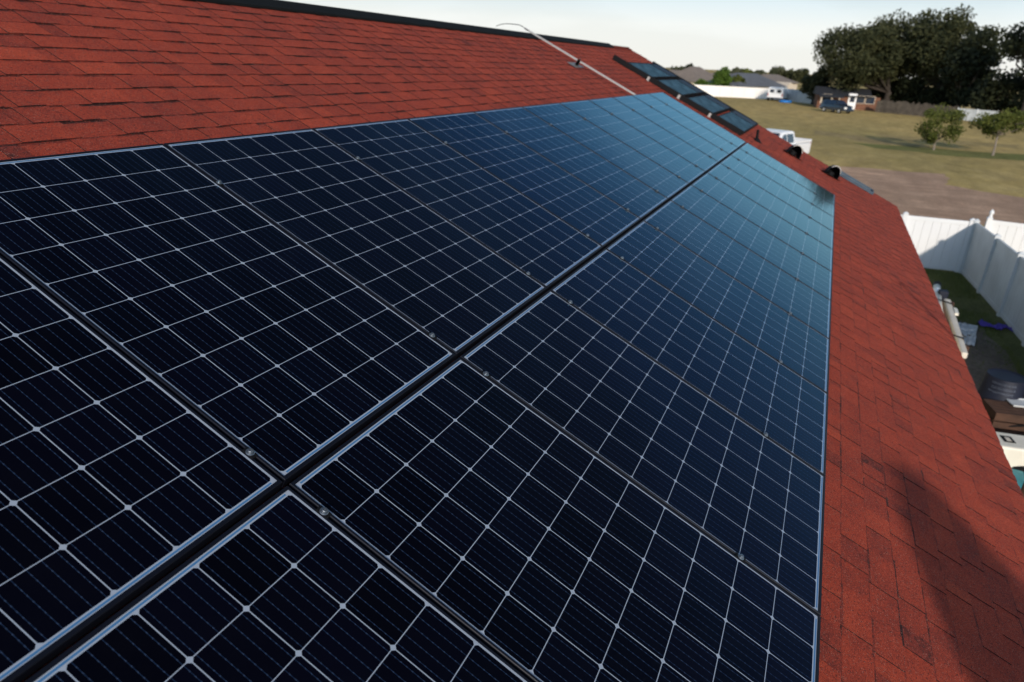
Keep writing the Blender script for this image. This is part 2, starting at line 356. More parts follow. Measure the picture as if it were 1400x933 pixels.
for _ in range(26000):
    x = random.uniform(7, 20.6); y = random.uniform(-5.4, -2.6)
    if noise.noise(V((x * .7, y * .7, 0))) < -.22 or (8 < x < 15 + noise.noise(V((y, x, 3))) and -5.1 + .3 * noise.noise(V((x, 0, 0))) < y < -3.3 and random.random() < .85): continue
    h = random.uniform(.03, .085); a = random.uniform(0, 6.28); wd = .006; b = random.uniform(-.04, .04)
    gb.face([(x - wd * math.cos(a), y - wd * math.sin(a), GZ + .006), (x + wd * math.cos(a), y + wd * math.sin(a), GZ + .006), (x + b * math.sin(a), y + b * math.cos(a), GZ + h)], random.random())
tag(gb.build('lawn_grass', leaf_material('grass_blades', (.06, .09, .018), (.15, .17, .045)), attr=True), kind='stuff', label='short green grass blades growing on the shaded back lawn', cat='grass')

# ------------------------------------------------------------------ our house
VE, VR, U0, U1 = 3.17, -3.65, -4.0, 15.2
house = empty('house', (6, 0, GZ), label='long house whose red shingle roof carries the solar panels', cat='house')
roof = MB()
hx, hr = U0, U1
tv, bv = VR, VE
# deck under the shingles, both slopes
rdg = PW(0, VR, RH); eav = PW(0, VE, RH)
yb = rdg.y + (rdg.y - eav.y)
roof.hexa([(U0, eav.y, eav.z - .14), (U0, rdg.y, rdg.z - .14), (U0, yb, eav.z - .14), (U0, yb, eav.z - .012), (U0, rdg.y, rdg.z - .012), (U0, eav.y, eav.z - .012)],
          [(U1 - .03, eav.y, eav.z - .14), (U1 - .03, rdg.y, rdg.z - .14), (U1 - .03, yb, eav.z - .14), (U1 - .03, yb, eav.z - .012), (U1 - .03, rdg.y, rdg.z - .012), (U1 - .03, eav.y, eav.z - .012)])
deck = roof.build('roof', MAT['fascia'], house, world=True)
sh = MB(); EX = .1372
nc = int((VE - VR) / EX) + 1
rr = random.Random(3)
for k in range(nc):
    s0 = -VE + k * EX; s1 = min(s0 + EX, -VR)
    if s1 - s0 < .02: continue
    x = U0 - rr.random() * .3; prev_t = .5; tooth = False
    wob = lambda xx: .0035 * noise.noise(V((xx * 2.1, k * 3.7, 0)))
    while x < U1:
        tooth = not tooth
        wd = rr.choice((.08, .12, .16, .19, .22, .25)) if tooth else rr.choice((.06, .10, .14, .18, .22))
        xe = min(x + wd, U1 + rr.uniform(0, .006)); xa = max(x, U0)
        if xe <= xa: x += wd; continue
        hb = .0105 if tooth else .006; ht = .0045 if tooth else .0008
        t = (.59 + rr.gauss(0, .055)) if tooth else (.55 + rr.gauss(0, .055))
        if wd <= .12 and rr.random() < .16: t = rr.uniform(.34, .44)
        t = min(max(t, .16), .98)
        P = lambda xx, ss, hh: PW(xx, -ss, RH + hh)
        sa = s0 + wob(xa); sb = s0 + wob(xe)
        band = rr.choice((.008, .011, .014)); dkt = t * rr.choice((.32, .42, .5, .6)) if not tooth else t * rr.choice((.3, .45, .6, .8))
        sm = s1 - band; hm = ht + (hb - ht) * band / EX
        sh.face([P(xa, sa, hb), P(xe, sb, hb), P(xe, sm, hm), P(xa, sm, hm)], t)
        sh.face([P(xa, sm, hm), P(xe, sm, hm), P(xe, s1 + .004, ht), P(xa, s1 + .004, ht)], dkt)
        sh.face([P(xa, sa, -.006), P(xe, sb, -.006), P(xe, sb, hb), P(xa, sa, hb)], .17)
        if tooth:
            for q, qs in ((xa, sa), (xe, sb)):
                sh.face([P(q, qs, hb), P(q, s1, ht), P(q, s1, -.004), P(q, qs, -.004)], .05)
        x += wd
# rear slope in one sheet, ridge caps beyond the vent
for k in range(nc):
    y0 = yb - k * EX * CT; z0 = eav.z + k * EX * ST
    if k * EX > VE - VR: break
    sh.face([(U0, y0, z0 + .006), (U1, y0, z0 + .006), (U1, y0 - EX * CT, z0 + EX * ST), (U0, y0 - EX * CT, z0 + EX * ST)][::-1], .55 + rr.uniform(-.15, .15))
for xx in [U0 + i * .14 for i in range(int((U1 - U0) / .14))]:
    a = .14; x2 = min(xx + .16, U1)
    if 1.6 < xx < 13.6: continue
    for sgn in (-1, 1):
        p0 = V((xx, rdg.y, rdg.z + .022)); p1 = V((x2, rdg.y, rdg.z + .014))
        dy = sgn * a * CT; dz = -a * ST
        f = [p0, p1, p1 + V((0, dy, dz)), p0 + V((0, dy, dz))]
        sh.face(f if sgn > 0 else f[::-1], .6 + rr.uniform(-.15, .15))
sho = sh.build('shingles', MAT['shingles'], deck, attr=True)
inv = parent_matrix(house).inverted()
for v in sho.data.vertices: v.co = inv @ v.co
# ridge vent
rv = MB(); a, hh = .13, .035
prof = [(rdg.y - a * CT, rdg.z - a * ST + .012), (rdg.y + a * CT, rdg.z - a * ST + .012), (rdg.y + a * CT, rdg.z - a * ST + .012 + .02), (rdg.y, rdg.z + hh + .012), (rdg.y - a * CT, rdg.z - a * ST + .012 + .02)]
for i in range(10):
    rv.prism(prof, 'x', 1.5 + i * 1.22, 1.5 + i * 1.22 + 1.214)
rv.build('ridge_vent', MAT['vent'], deck, world=True)
# drip edge along eave and rake, walls, soffit, gutter-less fascia
de = MB()
de.hexa([PW(U0, VE + .015, RH - .008), PW(U1, VE + .015, RH - .008), PW(U1, VE - .04, RH - .008), PW(U0, VE - .04, RH - .008)],
        [PW(U0, VE + .015, RH - .003), PW(U1, VE + .015, RH - .003), PW(U1, VE - .04, RH - .003), PW(U0, VE - .04, RH - .003)])
de.build('drip_edge', MAT['roofdark'], deck, world=True)
wl = MB(); wy0, wy1, wx0, wx1 = eav.y + .45, yb - .45, U0 + .4, U1 - .4; wz = eav.z + .45 * math.tan(TH) - .16; pk = rdg.z - .16
wl.hexa([(wx0, wy0, GZ), (wx0, wy1, GZ), (wx0, wy1, wz), (wx0, rdg.y, pk), (wx0, wy0, wz)], [(wx1, wy0, GZ), (wx1, wy1, GZ), (wx1, wy1, wz), (wx1, rdg.y, pk), (wx1, wy0, wz)])
wl.build('wall', MAT['wall'], house, world=True)

# ------------------------------------------------------------------ solar panels
PITCH = .98260; PWD, PLN = PITCH - .009, 1.6274
def panel_proto():
    root = empty('solar_panel', (0, 0, 0))
    f = MB(); loops = []
    for ix, iy, z in ((0, 0, -.035), (0, 0, -.0020), (.0016, .0016, 0), (.0080, .0118, 0), (.0080, .0118, -.0025)):
        xx, yy = PWD / 2 - ix, PLN / 2 - iy; loops.append([(-xx, -yy, z), (xx, -yy, z), (xx, yy, z), (-xx, yy, z)])
    n = 0
    for L in loops: f.v += L
    for i in range(len(loops) - 1):
        for k in range(4):
            j = (k + 1) % 4; f.f.append((i * 4 + k, i * 4 + j, (i + 1) * 4 + j, (i + 1) * 4 + k)); f.c.append(0)
    f.build('frame', MAT['frame'], root)
    g = MB(); a, b = PWD / 2 - .0080, PLN / 2 - .0118
    g.face([(-a, -b, -.0025), (a, -b, -.0025), (a, b, -.0025), (-a, b, -.0025)])
    g.face([(-a, -b, -.008), (-a, b, -.008), (a, b, -.008), (a, -b, -.008)])
    g.build('cell_sheet', MAT['cells'], root)
    return root
ORD = ['first', 'second', 'third', 'fourth', 'fifth', 'sixth', 'seventh', 'eighth', 'ninth', 'tenth', 'eleventh', 'twelfth', 'thirteenth']
pp = panel_proto(); note_kids(pp); first = True
for row, sgn in (('upper', -1), ('lower', 1)):
    for c in range(-1, 11):
        o = pp if first else copy_tree(pp); first = False
        vc = sgn * (.008 + PLN / 2)
        o.location = PW((c + .5) * PITCH, vc); o.rotation_euler = (TH, 0, 0)
        n = 10 - c
        where = {0: 'at the far end', 11: 'nearest the camera'}.get(n, ORD[n] + ' from the far end')
        tag(o, f'black solar panel in the {row} row, {where}', 'solar panel', 'solar panels in two rows on the red roof')
RAILV = (-1.30, -.135, .135, 1.30)
RN = {-1.30: 'upper rail of the upper row', -.135: 'lower rail of the upper row', .135: 'upper rail of the lower row', 1.30: 'lower rail of the lower row'}
for v in RAILV:
    r = empty('mounting_rail', PW(5.0, v, -.0365), (TH, 0, 0), f'black rail under the panels, {RN[v]}', 'rail', 'rails under the solar panels')
    m = MB(); m.box((-6.0, -.02, -.045), (5.87, .02, 0)); m.build('bar', MAT['black'], r)
    for k in range(9):
        q = MB(); x = -5.6 + k * 1.4; q.box((x - .02, -.06 - .004, -.0805), (x + .02, -.0205, -.0725)); q.box((x - .02, -.0265, -.0725), (x + .02, -.0205, -.01)); q.build('foot', MAT['black'], r)
def clamp_proto():
    root = empty('panel_clamp', (0, 0, 0))
    b = MB(); b.box((-.0045, -.02, -.034), (.0045, .02, .0005)); b.box((-.011, -.02, .0006), (.011, .02, .0036)); b.build('bracket', MAT['black'], root, bevel=.0006)
    s = MB(); s.lathe([(.0125, .0037), (.0125, .0055), (.0115, .0062), (.0085, .0064)], 20); s.build('washer', MAT['steel'], root, smooth=False)
    s = MB(); s.lathe([(.0078, .0064), (.0078, .0125), (.0068, .0135), (.0040, .0135), (.0036, .0095)], 18); s.build('bolt', MAT['steel'], root)
    return root
cp = clamp_proto(); note_kids(cp); first = True
for v in RAILV:
    for c in range(0, 11):
        o = cp if first else copy_tree(cp); first = False
        o.location = PW(c * PITCH, v); o.rotation_euler = (TH, 0, 0); n = 10 - c
        tag(o, f'silver clamp bolt, {ORD[n]} seam from the far end, {RN[v]}', 'clamp', 'clamps between the solar panels')

# ------------------------------------------------------------------ spare rail up the slope, with its flashings
ra = empty('roof_rail', PW(9.28, -2.7, RH), (TH, 0, 0), 'bare silver mounting rail running up the red slope over the ridge', 'rail')
m = MB(); m.box((-.011, -1.05, .07), (.011, 1.02, .095)); m.build('bar', MAT['alu'], ra, bevel=.003)
for y in (.45, -.42):
    q = MB(); q.box((-.22, -.06, .0115), (.20, .10, .0145)); q.build('flashing', MAT['alu'], ra)
    q = MB(); q.box((-.055, -.025, .0146), (.03, .025, .022)); q.box((-.028, -.025, .0222), (-.018, .025, .105)); q.build('foot', MAT['alu'], ra)
    q = MB(); q.tube([(-.034, 0, .08), (-.008, 0, .08)], .012, 8); q.tube([(0, 0, .098), (0, 0, .125)], .010, 8); q.build('bolt', MAT['steel'], ra)
cb = MB(); pts = []
for i in range(14):
    t = i / 13; pts.append(PW(9.2 - 1.1 * t, -3.62 - .02 * math.sin(t * 9), RH + .09 + .07 * math.sin(t * math.pi)))
cb.tube(pts, .005, 6); o = cb.build('cable', MAT['black']); tag(o, 'thin dark cable curling over the ridge beside the bare rail', 'cable')

# ------------------------------------------------------------------ second array near the gable end
first = True
def collector_proto():
    root = empty('small_collector', (0, 0, 0))
    f = MB(); a, b = 1.26, .285
    for lo, hi in (((-a, -b, -.05), (a, -b + .02, 0)), ((-a, b - .02, -.05), (a, b, 0)), ((-a, -b + .021, -.05), (-a + .02, b - .021, 0)), ((a - .03, -b + .021, -.05), (a, b - .021, 0))): f.box(lo, hi)
    f.build('frame', MAT['black'], root)
    g = MB(); g.face([(-a + .02, -b + .02, -.006), (.52, -b + .02, -.006), (.52, b - .02, -.006), (-a + .02, b - .02, -.006)]); g.build('glass', MAT['collector'], root)
    g = MB(); g.face([(.535, -b + .02, -.008), (a - .03, -b + .02, -.008), (a - .03, b - .02, -.008), (.535, b - .02, -.008)]); g.build('dark_pane', MAT['dark_pane'], root)  # dimmer reflection of the far part put into a dark matte colour
    g = MB(); g.box((.52, -b + .021, -.04), (.535, b - .021, 0.001)); g.build('divider', MAT['black'], root)
    return root
q = collector_proto(); note_kids(q)
CV = (-2.46, -1.80, -1.14, -.48); CL = ('topmost', 'second from the top', 'third from the top', 'lowest')
for i, v in enumerate(CV):
    o = q if i == 0 else copy_tree(q)
    o.location = PW(13.32, v, -.03); o.rotation_euler = (TH, 0, 0)
    tag(o, f'small glazed dark blue module near the gable end, {CL[i]} of four', 'collector', 'small collectors near the gable end')
rk = empty('collector_rack', PW(12.05, -1.6, RH), (TH, 0, 0), 'long black rack with silver feet along the four small collectors', 'rack')
m = MB(); m.box((-.035, -1.38, .012), (.0, 1.40, .10)); m.build('gap_shade', MAT['black'], rk)  # black strip standing in for the shaded gap under the modules
m = MB(); m.box((2.53, -1.25, .012), (2.57, 1.25, .09)); m.build('back_bar', MAT['black'], rk)
for y in (.60, -.06, -.72):
    for x0 in (-.06, 2.60):
        m = MB(); m.box((x0 - .03, y - .03, .012), (x0 + .015, y + .03, .018)); m.box((x0 - .03, y - .022, .0182), (x0 - .024, y + .022, .085)); m.build('foot', MAT['alu'], rk)

# ------------------------------------------------------------------ roof vents
def hood(loc, name, label):
    r = empty(name, loc, (TH, 0, R(14)), label, 'roof vent', 'hooded vents by the gable end')
    m = MB(); m.box((-.20, -.20, .011), (.20, .20, .015)); m.build('flange', MAT['black'], r)
    m = MB(); n = 12; prev = None; R0 = .135
    for j in range(9):                       # half barrel hood, open towards the camera
        t = j / 8; x = -.14 + .30 * t; rd = R0 * (1 - .75 * max(0, t - .55) ** 2 * 4)
        ring = [(x, rd * math.cos(math.pi * k / n), .014 + .2 * (rd / R0) * math.sin(math.pi * k / n)) for k in range(n + 1)]
        if prev:
            for k in range(n): m.face([prev[k], prev[k + 1], ring[k + 1], ring[k]])
        prev = ring
    m.face(prev); o = m.build('hood', MAT['black'], r)
    s = o.modifiers.new('thick', 'SOLIDIFY'); s.thickness = .006
    m = MB()
    for k in range(3, 10):
        a0, a1 = math.pi * k / n, math.pi * (k + 1) / n
        m.hexa([(-.148, .142 * math.cos(a0), .014 + .208 * math.sin(a0)), (-.148, .142 * math.cos(a1), .014 + .208 * math.sin(a1)), (-.148, .134 * math.cos(a1), .014 + .196 * math.sin(a1)), (-.148, .134 * math.cos(a0), .014 + .196 * math.sin(a0))],
               [(-.11, .142 * math.cos(a0), .014 + .208 * math.sin(a0)), (-.11, .142 * math.cos(a1), .014 + .208 * math.sin(a1)), (-.11, .134 * math.cos(a1), .014 + .196 * math.sin(a1)), (-.11, .134 * math.cos(a0), .014 + .196 * math.sin(a0))])
    m.build('rim', MAT['alu'], r)
    m = MB(); m.tube([(0, 0, .012), (0, 0, .08)], .07, 16); m.build('duct', MAT['black'], r)
hood(PW(13.55, .74, RH), 'hooded_vent', 'black hooded roof vent in front of the white pickup')
hood(PW(13.85, 1.58, RH), 'hooded_vent', 'black hooded roof vent nearest the eave, beside the sandy ground')
r = empty('pipe_vent', PW(12.6, .05, RH), (0, 0, 0), 'thin black vent pipe below the lowest small collector', 'vent pipe')
m = MB(); m.lathe([(.026, -.02), (.026, .2), (.020, .2), (.020, .16)], 14); m.build('pipe', MAT['black'], r)
m = MB(); m.lathe([(.10, -.03), (.05, .04), (.030, .06)], 16); m.build('boot', MAT['black'], r)
r = empty('metal_tray', PW(14.8, 2.12, RH + .012), (TH, 0, 0), 'flat grey blue metal tray lying on the shingles at the roof edge', 'metal tray')
m = MB(); m.box((-.16, -.42, 0), (.30, .42, .012)); m.build('plate', plain('grey_blue_metal', (.08, .11, .15), .4, .2), r)
m = MB(); m.box((-.18, -.44, 0), (-.161, .44, .05)); m.box((.301, -.44, 0), (.32, .44, .05)); m.box((-.16, -.44, 0), (.30, -.421, .05)); m.box((-.16, .421, 0), (.30, .44, .05)); m.build('rim', plain('dull_blue_metal', (.05, .08, .11), .5, .1), r)

# ------------------------------------------------------------------ vinyl fences
def vfence(name, pts, height, post_every, mat, label, cat='fence', cap='flat', group=None, posts_at=None, board=.2, reveal=True):
    p0 = pts[0]; root = empty(name, (p0.x, p0.y, GZ), label=label, cat=cat, group=group)
    for i in range(len(pts) - 1):
        a, b = V((pts[i].x, pts[i].y, GZ)), V((pts[i + 1].x, pts[i + 1].y, GZ)); L = (b - a).length; d = (b - a) / L; nrm = V((-d.y, d.x, 0)); n = max(1, round(L / post_every))
        for k in range(n):
            s, e = a + d * (L * k / n + .065), a + d * (L * (k + 1) / n - .065)
            m = MB(); bl = max(1, int((e - s).length / board)); 
            for j in range(bl):
                x0, x1 = s + (e - s) * (j / bl), s + (e - s) * ((j + 1) / bl) - d * .006
                m.hexa([x0 + nrm * .011 + V((0, 0, .06)), x1 + nrm * .011 + V((0, 0, .06)), x1 - nrm * .011 + V((0, 0, .06)), x0 - nrm * .011 + V((0, 0, .06))],
                       [x0 + nrm * .011 + V((0, 0, height - .06)), x1 + nrm * .011 + V((0, 0, height - .06)), x1 - nrm * .011 + V((0, 0, height - .06)), x0 - nrm * .011 + V((0, 0, height - .06))])
            m.build('panel', mat, root, world=True)
            for rn, z0, z1 in (('bottom_rail', .03, .13), ('top_rail', height - .13, height - .02)):
                m = MB()
                m.hexa([s + nrm * .025 + V((0, 0, z0)), e + nrm * .025 + V((0, 0, z0)), e - nrm * .025 + V((0, 0, z0)), s - nrm * .025 + V((0, 0, z0))],
                       [s + nrm * .025 + V((0, 0, z1)), e + nrm * .025 + V((0, 0, z1)), e - nrm * .025 + V((0, 0, z1)), s - nrm * .025 + V((0, 0, z1))])
                m.build(rn, mat, root, world=True)
        for k in range(n + 1):
            if i > 0 and k == 0: continue
            c = a + d * (L * k / n); m = MB(); w2 = .062
            m.box((c.x - w2, c.y - w2, GZ - .05), (c.x + w2, c.y + w2, GZ + height + .02))
            m.hexa([(c.x - .075, c.y - .075, GZ + height + .021), (c.x + .075, c.y - .075, GZ + height + .021), (c.x + .075, c.y + .075, GZ + height + .021), (c.x - .075, c.y + .075, GZ + height + .021)],
                   [(c.x - .02, c.y - .02, GZ + height + .07), (c.x + .02, c.y - .02, GZ + height + .07), (c.x + .02, c.y + .02, GZ + height + .07), (c.x - .02, c.y + .02, GZ + height + .07)])
            m.build('post', mat, root, world=True)
    return root
COR = V((20.55, -5.43, GZ)); FH = 1.46
vfence('vinyl_fence', [V((20.56, -5.25, 0)), V((20.4, -3.62, 0)), V((20.25, -1.9, 0)), V((20.0, 3.2, 0))], FH, 1.75, MAT['vinyl'], 'sunlit white vinyl fence closing the far end of the back yard')
vfence('vinyl_fence', [V((20.53, -5.34, GZ)), V((18.62, -5.50, 0)), V((16.75, -5.62, 0)), V((14.8, -5.73, 0)), V((12.9, -5.86, 0)), V((11.0, -5.97, 0)), V((5.0, -6.3, 0))], FH, 1.95, MAT['vinylgrey'], 'shaded grey white vinyl fence along the side of the lawn')
nf = vfence('vinyl_fence', [V((21.2, -5.75, 0)), V((21.0, -7.9, 0)), V((20.8, -10.4, 0)), V((20.4, -15.5, 0))], FH, 2.4, MAT['vinyl'], 'neighbour\'s white vinyl fence beyond the corner, with a pointed post cap')
m = MB(); c = V((21.2, -5.75, GZ + FH + .06)); m.lathe([(.05, 0), (.05, .03), (.03, .05), (.06, .10), (.055, .14), (.025, .18), (.005, .21)], 14, c); m.build('finial', MAT['vinyl'], nf, world=True, smooth=True)

# far fences
FF = [G(900, 128.5), G(1000, 133.5), G(1050, 136), G(1073, 137.8)]
vfence('vinyl_fence', FF, HT(G(1000, 133.5), 118.5), 2.4, MAT['farvinyl'], 'long pale fence across the far side of the field, lit by the sun', board=1.2)
vfence('vinyl_fence', [FF[-1], G(1090, 140.0), G(1122, 144)], HT(FF[-1], 121.5), 2.4, MAT['vinylgrey'], 'bluish shaded far fence between the white van and the big oak', board=1.2)
vfence('vinyl_fence', [G(1306, 164), G(1360, 169)], HT(G(1330, 166.5), 150), 2.4, MAT['vinylgrey'], 'pale fence in deep shade under the right hand oak', board=1.2)
wf = empty('wood_fence', G(1196, 153), label='brown weathered board fence under the oaks, right of the brick house', cat='fence')
a, b = G(1196, 153.5), G(1306, 163.5); d = (b - a); n = 44; h = HT(a, 137)
m = MB()
for k in range(n):
    p = a + d * (k / n); q = a + d * ((k + .93) / n); hk = h + random.uniform(-.2, .12); o = V((.03, 0, 0))
    m.hexa([p, q, q + o, p + o], [x + V((0, 0, hk)) for x in (p, q, q + o, p + o)])
m.build('boards', MAT['fencewood'], wf, world=True)
for z in (.4, h - .5):
    m = MB(); m.hexa([a - V((.05, 0, -z)), b - V((.05, 0, -z)), b - V((.005, 0, -z)), a - V((.005, 0, -z))], [a - V((.05, 0, -z - .1)), b - V((.05, 0, -z - .1)), b - V((.005, 0, -z - .1)), a - V((.005, 0, -z - .1))])
    m.build('rail', MAT['fencewood'], wf, world=True)

# ------------------------------------------------------------------ trees
def tree(name, base, H, W, label, leaf, bark, side=0, clumps=30, per=180, ls=.4, low=.2, trunk=.3, flat=.8, seed=1, D=None, lean=0, group=None, nl=None, cr=None, skew=0):
    rg = random.Random(seed); D = D or W
    root = empty(name, (base.x, base.y, GZ), label=label, cat='tree', group=group)
    t = MB(); z1 = H * max(low, .16)
    fork = V((lean * .4, 0, z1 + H * .06))
    t.tube([(0, 0, -.05), (lean * .1, 0, z1 * .35), (lean * .25, .03, z1 * .8), fork], [trunk * 1.35, trunk, trunk * .85, trunk * .7], 10)
    cs = []
    for i in range(clumps):
        for _ in range(60):
            x, y, z = rg.uniform(-1, 1), rg.uniform(-1, 1), rg.uniform(-1, 1)
            r = math.sqrt(x * x + y * y + z * z)
            if .45 < r < 1.0: break
        zz = z if z > 0 else z * .85
        wl = 1 - .25 * max(0, -z)
        c = V((x * W / 2 * .82 * wl + lean + skew * zz, y * D / 2 * .82 * wl + side, H * low + (H - H * low) * (.5 + .5 * zz * .86)))
        r = (cr or min(W, H) * .17) * rg.uniform(.65, 1.25)
        cs.append((c, r))
    for c, r in rg.sample(cs, min(nl or 16, len(cs))):
        mid = fork.lerp(c, .5) + V((rg.uniform(-.1, .1) * W, rg.uniform(-.1, .1) * D, -.03 * H))
        t.tube([fork - V((0, 0, .1)), mid, c], [trunk * .45, trunk * .26, trunk * .07], 6)
    t.build('trunk', bark, root)
    m = MB()
    for c, r in cs:
        for _ in range(per):
            d = V((rg.gauss(0, 1), rg.gauss(0, 1), rg.gauss(0, 1))).normalized() * (r * rg.random() ** .45)
            d.z *= flat; p = c + d
            a = V((rg.gauss(0, 1), rg.gauss(0, 1), rg.gauss(0, 1))).normalized(); b = a.orthogonal().normalized(); s = ls * rg.uniform(.6, 1.3)
            a *= s * .5; b *= s * .32
            m.face([p - a, p + b * .9 - a * .1, p + a, p - b], rg.random())
    m.build('crown', leaf, root, attr=True)
    return root
def far_tree(px, by, top, wpx, label, leaf, seed, **k):
    b = G(px, by); dist = (b - CAM).length; k.setdefault('side', 0); H = HT(b, top); W = wpx / FPX * dist * .93
    return tree(k.pop('name', 'tree'), b, H, W, label, leaf, k.pop('bark', MAT['bark']), seed=seed, **k)

OK = MAT['leafoak']
far_tree(1209, 151.5, 34, 128, 'broad dark oak spreading over the brick house, left of the oak mass', OK, 11, name='oak_tree', clumps=80, per=250, ls=.44, low=.17, trunk=.55, cr=1.9, skew=2, side=4.8)
far_tree(1212, 150, 14, 120, 'tall oak with rounded top behind the brick house', OK, 12, name='oak_tree', clumps=78, per=250, ls=.44, low=.22, trunk=.6, cr=1.9)
far_tree(1275, 156, 11, 110, 'tallest oak of the mass, behind the board fence', OK, 13, name='oak_tree', clumps=72, per=250, ls=.44, low=.2, trunk=.6, cr=1.85)
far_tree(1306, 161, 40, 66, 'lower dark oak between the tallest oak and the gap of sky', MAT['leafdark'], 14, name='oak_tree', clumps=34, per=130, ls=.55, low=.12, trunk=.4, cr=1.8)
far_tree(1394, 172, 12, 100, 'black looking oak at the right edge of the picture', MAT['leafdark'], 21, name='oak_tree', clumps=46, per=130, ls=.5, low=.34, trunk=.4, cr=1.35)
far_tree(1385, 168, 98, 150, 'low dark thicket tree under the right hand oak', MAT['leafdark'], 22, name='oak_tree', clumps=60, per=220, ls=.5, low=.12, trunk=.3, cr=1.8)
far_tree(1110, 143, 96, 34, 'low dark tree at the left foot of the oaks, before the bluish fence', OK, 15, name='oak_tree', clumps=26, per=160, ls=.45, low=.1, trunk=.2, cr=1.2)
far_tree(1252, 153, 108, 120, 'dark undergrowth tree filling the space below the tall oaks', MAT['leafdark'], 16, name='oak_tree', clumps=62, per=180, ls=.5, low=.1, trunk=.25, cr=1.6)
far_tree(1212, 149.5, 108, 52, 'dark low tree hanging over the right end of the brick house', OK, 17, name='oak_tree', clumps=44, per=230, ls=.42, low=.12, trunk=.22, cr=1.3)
far_tree(1276, 205.5, 146, 62, 'small olive green tree with a low fork standing in the dry field', MAT['leafolive'], 31, name='young_tree', clumps=24, per=150, ls=.17, low=.10, trunk=.07, cr=.62, bark=MAT['palebark'], skew=.5)
far_tree(1357, 213, 150, 66, 'small leafy tree with a pale leaning trunk at the right edge', MAT['leafolive'], 32, name='young_tree', clumps=24, per=170, ls=.17, low=.40, trunk=.07, cr=.62, bark=MAT['palebark'], lean=.5)
far_tree(986, 129, 94, 28, 'bright green bushy tree just behind the far fence', MAT['leafbright'], 41, clumps=26, per=130, ls=.6, low=.12, trunk=.2, cr=1.3, D=3.5)
far_tree(1007, 130, 103, 13, 'yellowish shrubby tree between the bright green tree and the grey roof', MAT['leafolive'], 42, clumps=12, per=110, ls=.5, low=.12, trunk=.15, cr=.9)
far_tree(957, 128, 108, 14, 'low green tree at the left end of the far fence', MAT['leafbright'], 43, clumps=12, per=110, ls=.5, low=.1, trunk=.15, cr=.9)
BK = 'trees on the skyline behind the houses'
for i, (px, by, top, wp, lb, lf) in enumerate([
    (939, 108, 92, 12, 'dark round tree left of the brown roofed house on the skyline', 'leafdark'),
    (924, 108, 95, 16, 'leftmost grey green tree of the skyline, above the red roof edge', 'leafdull'),
    (953, 109, 97, 14, 'grey green tree peeping between the two leftmost far houses', 'leafdull'),
    (1003, 109, 96, 14, 'olive tree rising behind the tan roofed house', 'leafdull'),
    (1018, 109, 97, 15, 'brownish tree directly left of the grey roof peak', 'leafolive'),
    (1034, 109, 99, 20, 'low grey green tree just above the grey roof peak', 'leafdull'),
    (1061, 111, 93, 13, 'thin open pine rising right of the grey roof', 'leafdull'),
    (1080, 112, 98, 18, 'dark leafy tree above the cream gable', 'leafoak'),
    (1094, 113, 97, 18, 'dark leafy tree between the cream gable and the oaks', 'leafoak')]):
    far_tree(px, by, top, wp, lb, MAT[lf], 60 + i, group=BK, clumps=14, per=80, ls=1.6, low=.25, trunk=.35, cr=2.4)
hd = G(1000, 105.5)

# ------------------------------------------------------------------ houses behind the far fence
def hiphouse(pxl, pxr, by, eave_y, top_y, roofm, label, ridge=.35, gable=False, name='neighbour_house'):
    a, b = G(pxl, by), G(pxr, by); c = (a + b) / 2; L = (b - a).length; yaw = math.atan2((b - a).y, (b - a).x)
    he, hp = HT(c, eave_y), HT(c, top_y); Dp = 10
    r = empty(name, (c.x, c.y, GZ), (0, 0, yaw), label, 'house', 'houses behind the far fence')
    m = MB(); m.box((-L / 2 + .5, .5, 0), (L / 2 - .5, Dp - .5, he)); m.build('wall', MAT['farwall'], r)
    m = MB(); rl = L * ridge / 2
    if gable: m.prism([(-L / 2, he), (L / 2, he), (0, hp)], 'y', 0, Dp)
    else:
        E = [(-L / 2, 0, he), (L / 2, 0, he), (L / 2, Dp, he), (-L / 2, Dp, he)]; A, Bq = (-rl, Dp / 2, hp), (rl, Dp / 2, hp)
        E = [(x, y, z + .01) for x, y, z in E]
        m.face([E[0], E[1], Bq, A]); m.face([E[1], E[2], Bq]); m.face([E[2], E[3], A, Bq]); m.face([E[3], E[0], A]); m.face(E[::-1])
    m.build('roof', roofm, r)
    for x in (-L * .25, L * .22):
        m = MB(); m.box((x - .7, .42, he * .35), (x + .7, .499, he * .8)); m.build('window', MAT['glass'], r)
    return r
hiphouse(1010, 1076, 131, 119, 101.5, MAT['roofgrey'], 'house with a dark grey hipped roof behind the far fence', .42)
hiphouse(950, 992, 124, 113, 92.5, MAT['roofbrown'], 'large house with a brown hipped roof left of the bright green tree', .3)
hiphouse(926, 960, 121, 112, 97, MAT['roofbrown'], 'leftmost brown roofed house, just above the red roof edge', .4)
hiphouse(994, 1020, 122, 112, 97.5, MAT['roofbrown'], 'small tan house between the bright green tree and the grey roof', .3)
hiphouse(1056, 1092, 125, 114, 103, MAT['roofbrown'], 'brown roofed house behind the white van', .5)
g = G(1079, 130); ga = hiphouse(1070, 1087, 130, 122, 113, MAT['farwall'], 'house with a pale cream gable right of the white van', gable=True)

